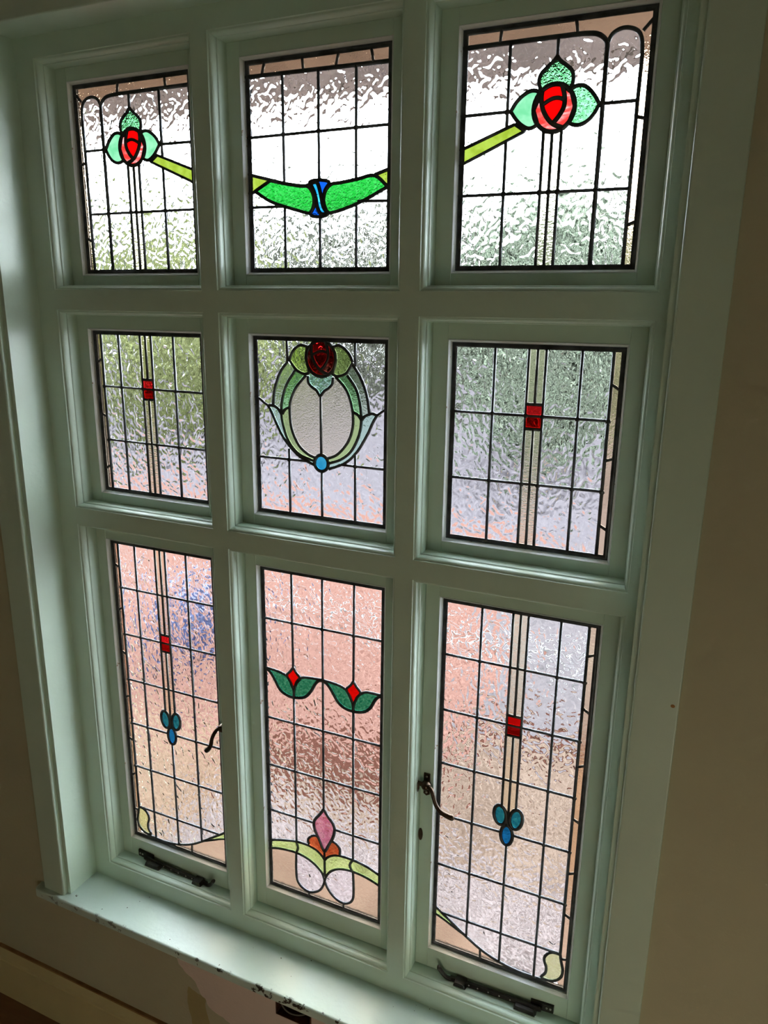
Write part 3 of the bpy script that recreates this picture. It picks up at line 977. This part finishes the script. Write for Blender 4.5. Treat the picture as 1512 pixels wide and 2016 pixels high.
redl = spline([(.226, -1.893), (.213, -1.893), (.195, -1.903), (.182, -1.922), (.186, -1.940)], 4) + [(.220, -1.956), (.256, -1.990), (.256, -1.95)]
redr = spline([(.286, -1.893), (.302, -1.896), (.316, -1.907), (.323, -1.922), (.322, -1.941)], 4) + [(.285, -1.958), (.256, -1.990), (.254, -1.95)]
pieces = [('clear_glass', G_CLEAR, [(0, -2.023), (.127, -2.001), (.254, -2.085), (.379, -1.999), (.5, -2.024), (.5, z1), (0, z1)], 'clear rippled quarries'),
          ('leaf', G_TULIP, w1 + la1 + low1[:21][::-1], 'dark green tulip leaf, first from the left'),
          ('leaf', G_TULIP, w2[:14] + low1[20:37][::-1] + la2[::-1], 'dark green tulip leaf, second from the left'),
          ('leaf', G_TULIP, w2[18:] + lb1 + low2[:21][::-1], 'dark green tulip leaf, third from the left'),
          ('leaf', G_TULIP, w3 + low2[20:][::-1] + lb2[::-1], 'dark green tulip leaf, fourth from the left'),
          ('bud', G_RED, bud(.1295), 'small scarlet tulip bud on the left'), ('bud', G_RED, bud(.379), 'small scarlet tulip bud on the right'),
          ('ribbon', G_LIME, bt[:13] + bb[:13][::-1], 'lime ribbon piece at the left edge'),
          ('ribbon', G_LIME, bt[12:] + bb[12:][::-1], 'lime ribbon piece left of the stem'),
          ('ribbon', G_LIME, bt2[:17] + bb2[:17][::-1], 'lime ribbon piece right of the stem'),
          ('ribbon', G_LIME, bt2[16:] + bb2[16:][::-1], 'lime ribbon piece at the right edge'),
          ('lobe', G_LOBE, lobeL + bb[12:][::-1], 'lilac clear lobe on the left'), ('lobe', G_LOBE, lobeR + bb2[:17][::-1], 'lilac clear lobe on the right'),
          ('petal', G_RUST, redl, 'rust orange petal left of the flame bud'), ('petal', G_RUST, redr, 'rust orange petal right of the flame bud'),
          ('bud', G_PLUM, budc, 'mauve flame shaped bud')]
tickl = spline([(.128, -1.949), (.134, -1.966), (.135, -1.980), (.127, -2.001)], 3)
tickr = spline([(.379, -1.947), (.368, -1.965), (.366, -1.980), (.377, -1.999)], 3)
cames = [(TH, [(.129, z1), (.129, -1.193)]), (TH, [(.130, -1.317), (.129, -1.949)]), (TH, [(.255, z1), (.253, -1.762)]), (TH, [(.381, z1), (.379, -1.193)]), (MD, [(.379, -1.313), (.379, -1.40)]), (TH, [(.379, -1.40), (.379, -1.947)]),
         (TH, [(0, -1.018), (.5, -1.016)]), (TH, [(0, -1.427), (.5, -1.424)]), (TH, [(0, -1.634), (.5, -1.628)]), (TH, [(0, -1.839), (.209, -1.836)]), (TH, [(.300, -1.837), (.5, -1.837)]),
         (MD, w1), (MD, w2), (MD, w3), (BD, low1), (BD, low2), (MD, la1), (MD, la2), (MD, lb1), (MD, lb2), (MD, bud(.1295)), (MD, bud(.379)),
         (MD, bt), (MD, bt2), (MD, bb), (MD, bb2), (MD, tickl), (MD, tickr), (MD, lobeL), (MD, lobeR), (BD, budc), (MD, redl[:17]), (MD, redr[:17]), (MD, [(.255, -1.948), (.2555, -2.09)]),
         (TH, [(.182, -2.166), (.182, -2.188)]), (TH, [(.338, -2.161), (.338, -2.188)])]
J = [(x, z) for x in (.129, .254, .380) for z in (-1.017, -1.4255, -1.631)]
make_sash(1, 2, 'tall lower middle leaded panel with tulips and a mauve flame bud', cames, pieces, ('border_glass', G_BORDER), J)


# ------------------------------------------------------------------ hardware, each a part of its casement
def arm3(pts2, y0s):
    return [(a, y, b) for (a, b), y in zip(pts2, y0s)]


ARM_R = [(.690, -1.505), (.704, -1.512), (.7135, -1.535), (.724, -1.560), (.738, -1.579), (.757, -1.590), (.777, -1.597), (.790, -1.599)]
ARM_L = [(.688, -1.506), (.700, -1.517), (.712, -1.537), (.7205, -1.558), (.7265, -1.583), (.737, -1.604), (.750, -1.618), (.760, -1.625)]


def catch(f, root, arm):
    """casement catch: back plate, pivot boss, tongue and curved arm"""
    plate = MB()
    plate.frustum([f(*q) for q in ((.6665, -1.468), (.6895, -1.468), (.6895, -1.549), (.678, -1.556), (.6665, -1.549))], -0.0195, -0.0255, 0.0015)
    po = plate.build('catch_plate', M_BRONZE, root)
    po['label'] = 'dark bronze back plate of the catch'
    for z in (-1.479, -1.541):
        s = MB()
        s.quadstrip([[(f(.678, z)[0] + r * math.cos(k * .785), y, z + r * math.sin(k * .785)) for k in range(8)] for r, y in ((.0042, -.025), (.0038, -.0272), (.0012, -.0266))])
        s.build('screw', M_SCREW, po)
    h = MB()
    px, pz = f(.679, -1.508)
    h.quadstrip([[(px + r * math.cos(k * math.pi / 8), y, pz + r * math.sin(k * math.pi / 8)) for k in range(16)] for r, y in ((.017, -.0250), (.0175, -.034), (.015, -.041), (.0135, -.046), (.010, -.050), (.004, -.052))])
    # tongue towards the frame
    t = [(.676, -1.506), (.662, -1.503), (.651, -1.502)]
    h.tube([(f(*q)[0], -.040, q[1]) for q in t], [.0105, .0095, .009], 8, 0.6)
    h.tube([(f(.6515, -1.500)[0], -.040, -1.498), (f(.6515, -1.52)[0], -.040, -1.522), (f(.6505, -1.54)[0], -.040, -1.537)], [.0075, .006, .003], 8, 0.8)
    pts = spline(arm, 4)
    n = len(pts)
    rad = []
    for i in range(n):
        u = i / (n - 1)
        rad.append(0.0074 + 0.004 * max(0, (u - .45) / .55) if u < 0.95 else 0.0092)
    rad[0] = 0.009
    rad[-1] = 0.0035
    rad[-2] = 0.0085
    ys = [-.042 - .010 * math.sin(math.pi * i / (n - 1)) for i in range(n)]
    h.tube([(f(*q)[0], y, q[1]) for q, y in zip(pts, ys)], rad, 12)
    ho = h.build('catch_handle', M_BRONZE, root)
    ho['label'] = 'curved dark bronze catch handle'


catch(lambda x, z: (x, z), SR, ARM_R)
catch(lambda x, z: (0.5 - x, z), SL, ARM_L)
# keyhole slot plate lower on the right casement's stile
s = MB()
s.frustum([(0.659 + .0085 * math.cos(a * .3927), -1.722 + .0255 * math.sin(a * .3927)) for a in range(16)], -.0195, -.0222, .001)
so = s.build('slot_plate', M_BRONZE, SR)
so['label'] = 'small oval bronze slot plate'


def stay(f, root, drop):
    """black iron casement stay lying along the bottom rail"""
    Y = -0.036
    b = MB()
    body = [(.795, -2.283), (1.128, -2.269)]
    # flat bar
    zc = lambda x: -2.283 + (x - .795) * 0.042 + drop
    rings = []
    for x in (.797, .80, .88, .98, 1.06, 1.125, 1.135):
        hh = .0085 if x < 1.13 else .006
        if x < .80: hh = .006
        xx = f(x, 0)[0]
        rings.append([(xx, Y + .005, zc(x) - hh), (xx, Y - .005, zc(x) - hh), (xx, Y - .007, zc(x)), (xx, Y - .005, zc(x) + hh), (xx, Y + .005, zc(x) + hh)])
    b.quadstrip(rings, smooth=False)
    tip = spline([(.803, -2.283), (.786, -2.280), (.773, -2.270), (.762, -2.255), (.756, -2.245), (.750, -2.243)], 4)
    n = len(tip)
    b.tube([(f(*q)[0], Y - .003 - .010 * (i / n), q[1] + drop) for i, q in enumerate(tip)], [.0075 + .0015 * (i / n) if i < n - 2 else (.0075 if i == n - 2 else .003) for i in range(n)], 10)
    bo = b.build('stay_bar', M_IRON, root)
    bo['label'] = 'black iron casement stay bar'
    for x in (.872, .905, .945, .985, 1.025):
        s = MB()
        xx = f(x, 0)[0]
        s.quadstrip([[(xx + r * math.cos(k * .785), y, zc(x) + .001 + r * math.sin(k * .785)) for k in range(8)] for r, y in ((.0034, Y - .0055), (.0028, Y - .0078), (.001, Y - .008))])
        s.build('rivet', M_SCREW, bo)
    p = MB()
    p.frustum([f(*q) for q in ((1.095, -2.252 + drop), (1.176, -2.246 + drop), (1.176, -2.276 + drop), (1.095, -2.283 + drop))], -.0195, -.0295, .001)
    po = p.build('stay_bracket', M_IRON, root)
    po['label'] = 'black iron pivot bracket screwed to the bottom rail'
    for k_, (a, c) in enumerate(((1.152, -2.262), (1.165, -2.261))):
        s = MB()
        xx = f(a, 0)[0]
        s.quadstrip([[(xx + r * math.cos(k * .785), y, c + drop + r * math.sin(k * .785)) for k in range(8)] for r, y in ((.0045, -.029), (.0038, -.0315), (.001, -.031))])
        s.build('screw', M_SCREW, po)
    # pegs standing on the frame below the bar
    for x0_, x1_ in ((.815, .865), (1.040, 1.120)):
        q = MB()
        ax, bx_ = sorted((f(x0_, 0)[0], f(x1_, 0)[0]))
        q.quadstrip([[(ax + e, yy, zz) for ax_, e in ((0, 0),)] for zz in (0,) for yy in (0,)]) if False else None
        q.frustum([(ax, -2.2885), (bx_, -2.2885), (bx_ - .006, -2.2885 + .018), (ax + .006, -2.2885 + .018)], -.024, -.058, .002)
        q.build('stay_peg', M_IRON, root)


stay(lambda x, z=0: (x, z), SR, 0.0)
stay(lambda x, z=0: (0.5 - x + .0, z), SL, 0.0)

# ------------------------------------------------------------------ electrical box in the wall under the sill
bx = empty('electrical_box', (HX0 + HX1) / 2, -0.2, HZ0)
tag(bx, 'rusty open electrical box sunk in the wall just under the sill', 'electrical box')
b = MB()
t = .004
x0, x1, zz0, zz1, yb, yf = HX0 + .002, HX1 - .002, HZ0 + .001, HZ1 - .001, -0.135, -0.2425
b.box(x0, x0 + t, yf, yb, zz0, zz1)
b.box(x1 - t, x1, yf, yb, zz0, zz1)
b.box(x0, x1, yf, yb, zz0, zz0 + t)
b.box(x0, x1, yf, yb, zz1 - t, zz1)
b.box(x0, x1, yb - t, yb, zz0, zz1)
b.build('casing', plain('rusty_steel', (0.05, 0.016, 0.01), 0.8, 0.2, 30, (0.16, 0.06, 0.035)), bx)
b = MB()
cp = spline([(.182, -2.478), (.190, -2.505), (.222, -2.526), (.262, -2.530), (.292, -2.517), (.300, -2.490), (.296, -2.474)], 5)
b.tube([(a, -.215 - .015 * math.sin(i / 5), c) for i, (a, c) in enumerate(cp)], .0032, 8)
b.build('cable', plain('grey_cable', (0.16, 0.15, 0.13), 0.5), bx)
b = MB()
cp = spline([(.304, -2.476), (.314, -2.490), (.318, -2.512), (.314, -2.534)], 5)
b.tube([(a, -.225, c) for i, (a, c) in enumerate(cp)], .003, 8)
b.build('cable', plain('pale_cable', (0.3, 0.28, 0.24), 0.5), bx)

# small brown filler spot on the right board
b = MB()
b.quadstrip([[(1.4425 + r * 1.15 * math.cos(k * .5236), y, -.898 + r * math.sin(k * .5236)) for k in range(12)] for r, y in ((.0052, -.2625), (.0045, -.2638), (.0015, -.2640))])
so = tag(b.build('screw_plug', plain('orange_brown_filler', (0.36, 0.17, 0.05), 0.7)), 'small orange brown plug in the wide right board', 'plug')

# ------------------------------------------------------------------ outdoors
GZ = -3.5
OD = 0.118
od = lambda c: tuple(k * OD for k in c)
soft = lambda name, c, c2, s: plain(name, od(c), 0.85, 0, s, od(c2), 0.004, 30, spec=0.0)
M_PINK = soft('salmon_brick_paving', (0.38, 0.19, 0.15), (0.64, 0.36, 0.29), 5)
M_REDBR = soft('red_brown_brick', (0.16, 0.065, 0.045), (0.26, 0.11, 0.08), 9)
M_TAN = soft('tan_paving', (0.30, 0.205, 0.15), (0.60, 0.44, 0.345), 7)
M_GREY = soft('mauve_grey_concrete', (0.30, 0.27, 0.28), (0.40, 0.355, 0.365), 4)
M_PALE = soft('pale_pink_concrete', (0.32, 0.25, 0.235), (0.80, 0.66, 0.64), 9)
M_KERB = soft('whitish_concrete', (0.75, 0.74, 0.74), (0.85, 0.84, 0.84), 8)
M_BEIGE = soft('beige_sandstone', (0.36, 0.23, 0.15), (0.76, 0.52, 0.37), 8)
M_ASPH = soft('lilac_grey_asphalt', (0.34, 0.31, 0.34), (0.44, 0.40, 0.43), 2)


def slabs(name, mat_, boxes, label):
    b_ = MB()
    for x0_, x1_, y0_, y1_, h_ in boxes:
        b_.box(x0_, x1_, y0_, y1_, GZ - .2, GZ + h_)
    return tag(b_.build(name, mat_), label, kind='structure')


slabs('path_concrete', M_PALE, [(-1.75, 4, 0.16, 2.0, 0)], 'pale pink concrete path outside the window')
slabs('path_sandstone', M_BEIGE, [(-9, -1.75, 0.16, 2.55, 0)], 'beige sandstone paving outside, left of the path')
slabs('path_tan', M_TAN, [(-1.75, 4, 2.0, 2.35, -.005), (-.3, 4, 2.35, 3.55, -.005)], 'tan paving outside beyond the path')
slabs('path_brick_edging', M_REDBR, [(-1.75, -.3, 2.35, 2.95, .01), (-.3, 4, 3.55, 3.72, .03)], 'dark red brown brick edging outside')
slabs('path_brick', M_PINK, [(-14, -1.75, 2.55, 5.25, 0), (-1.75, -.3, 2.95, 5.25, 0), (-14, -.8, 5.40, 9.4, 0)], 'salmon brick paving outside')
slabs('path_grey', M_GREY, [(-.3, 8, 3.72, 5.25, 0), (-.8, 8, 5.40, 9.4, 0)], 'mauve grey paving outside on the right')
slabs('kerb', M_KERB, [(-14, 8, 5.25, 5.40, .06)], 'whitish concrete kerb across the paving')
slabs('street', M_ASPH, [(-70, 40, 9.4, 60, -.01), (8, 40, .16, 9.4, -.01), (-70, -14, .16, 9.4, -.01)], 'lilac grey asphalt seen through the middle row')

# eave over the window
b = MB()
b.box(-6, 6, 0.16, 1.20, 1.035, 1.07)
b.box(-6, 6, 1.18, 1.22, 1.02, 1.16)
for i in range(30):
    b.box(-6 + i * .4, -5.97 + i * .4, 0.16, 1.18, 1.022, 1.036)
tag(b.build('roof_eave', plain('brown_eave_boards', (0.085, 0.062, 0.056), 0.7, 0, 8, (0.15, 0.11, 0.10))), 'dark brown boarded eave over the window outside', kind='structure')


b = MB()
PX, PY = -3.35, 3.75
b.quadstrip([[(PX + r * math.cos(k * .3927), PY + r * math.sin(k * .3927), GZ + z) for k in range(16)] for r, z in ((.16, 0), (.22, .12), (.30, .40), (.31, .60), (.27, .74), (.30, .78), (.30, .82), (.25, .82), (.24, .70), (.05, .68))])
tag(b.build('garden_pot', plain('cobalt_glaze', (0.008, 0.014, 0.035), 0.5, 0, 6, (0.02, 0.03, 0.085))), 'dark blue pot outside on the salmon paving, behind the lower left panel', 'pot')


def leaf_mat(name, a, c):
    m, nt, b_, out = newmat(name)
    info = nt.nodes.new('ShaderNodeNewGeometry')
    r_ = ramp(nt, info.outputs['Random Per Island'], 0, 1, od(a) + (1,), od(c) + (1,))
    nt.links.new(r_, b_.inputs['Base Color'])
    b_.inputs['Roughness'].default_value = 0.9
    b_.inputs['Specular IOR Level'].default_value = 0.1
    return m


M_LEAF1 = leaf_mat('yellow_green_leaves', (0.38, 0.50, 0.15), (0.90, 0.94, 0.42))
M_LEAF2 = leaf_mat('mid_green_leaves', (0.40, 0.52, 0.36), (0.80, 0.90, 0.68))
M_BARK = plain('bark', (0.12, 0.09, 0.07), 0.9, 0, 10, (0.2, 0.16, 0.12))


def crown(mb, cx, cy, cz, rx, ry, rz, n, size):
    for _ in range(n):
        while True:
            a, b_, c = (random.uniform(-1, 1) for _ in range(3))
            d = a * a + b_ * b_ + c * c
            if 0.25 < d < 1:
                break
        ctr = Vector((cx + a * rx, cy + b_ * ry, cz + c * rz))
        u = Vector((random.gauss(0, 1), random.gauss(0, 1), random.gauss(0, 1))).normalized()
        v = u.orthogonal().normalized()
        w_ = u.cross(v)
        s_ = size * random.uniform(.6, 1.3)
        bend = u * s_ * .25
        mb.v += [tuple(ctr - v * s_), tuple(ctr + w_ * s_ * .5 + bend), tuple(ctr + v * s_), tuple(ctr - w_ * s_ * .5 + bend)]
        k = len(mb.v) - 4
        mb.f.append((k, k + 1, k + 2, k + 3))
        mb.sm.append(False)


def tree(x, y, h_, rx, rz, mat_, label, n=1500, size=.34):
    r_ = empty('tree', x, y, GZ)
    tag(r_, label, 'tree')
    b_ = MB()
    crown(b_, x, y, GZ + h_ - rz, rx, rx * .7, rz, n, size)
    b_.build('crown', mat_, r_, recalc=False)
    b_ = MB()
    b_.tube([(x, y, GZ), (x + .05, y, GZ + h_ * .3), (x - .04, y, GZ + h_ * .6)], [.22, .17, .1], 10)
    b_.build('trunk', M_BARK, r_)


tree(-12.6, 15, 5.2, 3.4, 2.6, M_LEAF1, 'yellow green tree outside, seen through the left panel of the middle row', 2200)
tree(-20.5, 14.5, 5.0, 1.8, 2.3, M_LEAF2, 'mid green tree outside, seen through the far left edge of the middle row', 1000)
tree(-2.2, 14, 5.6, 2.3, 2.6, M_LEAF2, 'mid green tree outside, seen through the right panels', 1600)
b = MB()
for i in range(26):
    crown(b, -40 + i * 2.1, 27 + random.uniform(-1, 1), GZ + 3.1, 1.8, 1.2, 3.9 + random.uniform(0, 1.2), 300, .6)
tag(b.build('hedge', leaf_mat('grey_olive_leaves', (0.34, 0.37, 0.26), (0.70, 0.72, 0.58)), recalc=False), 'long pale green hedge beyond the street outside', 'hedge')
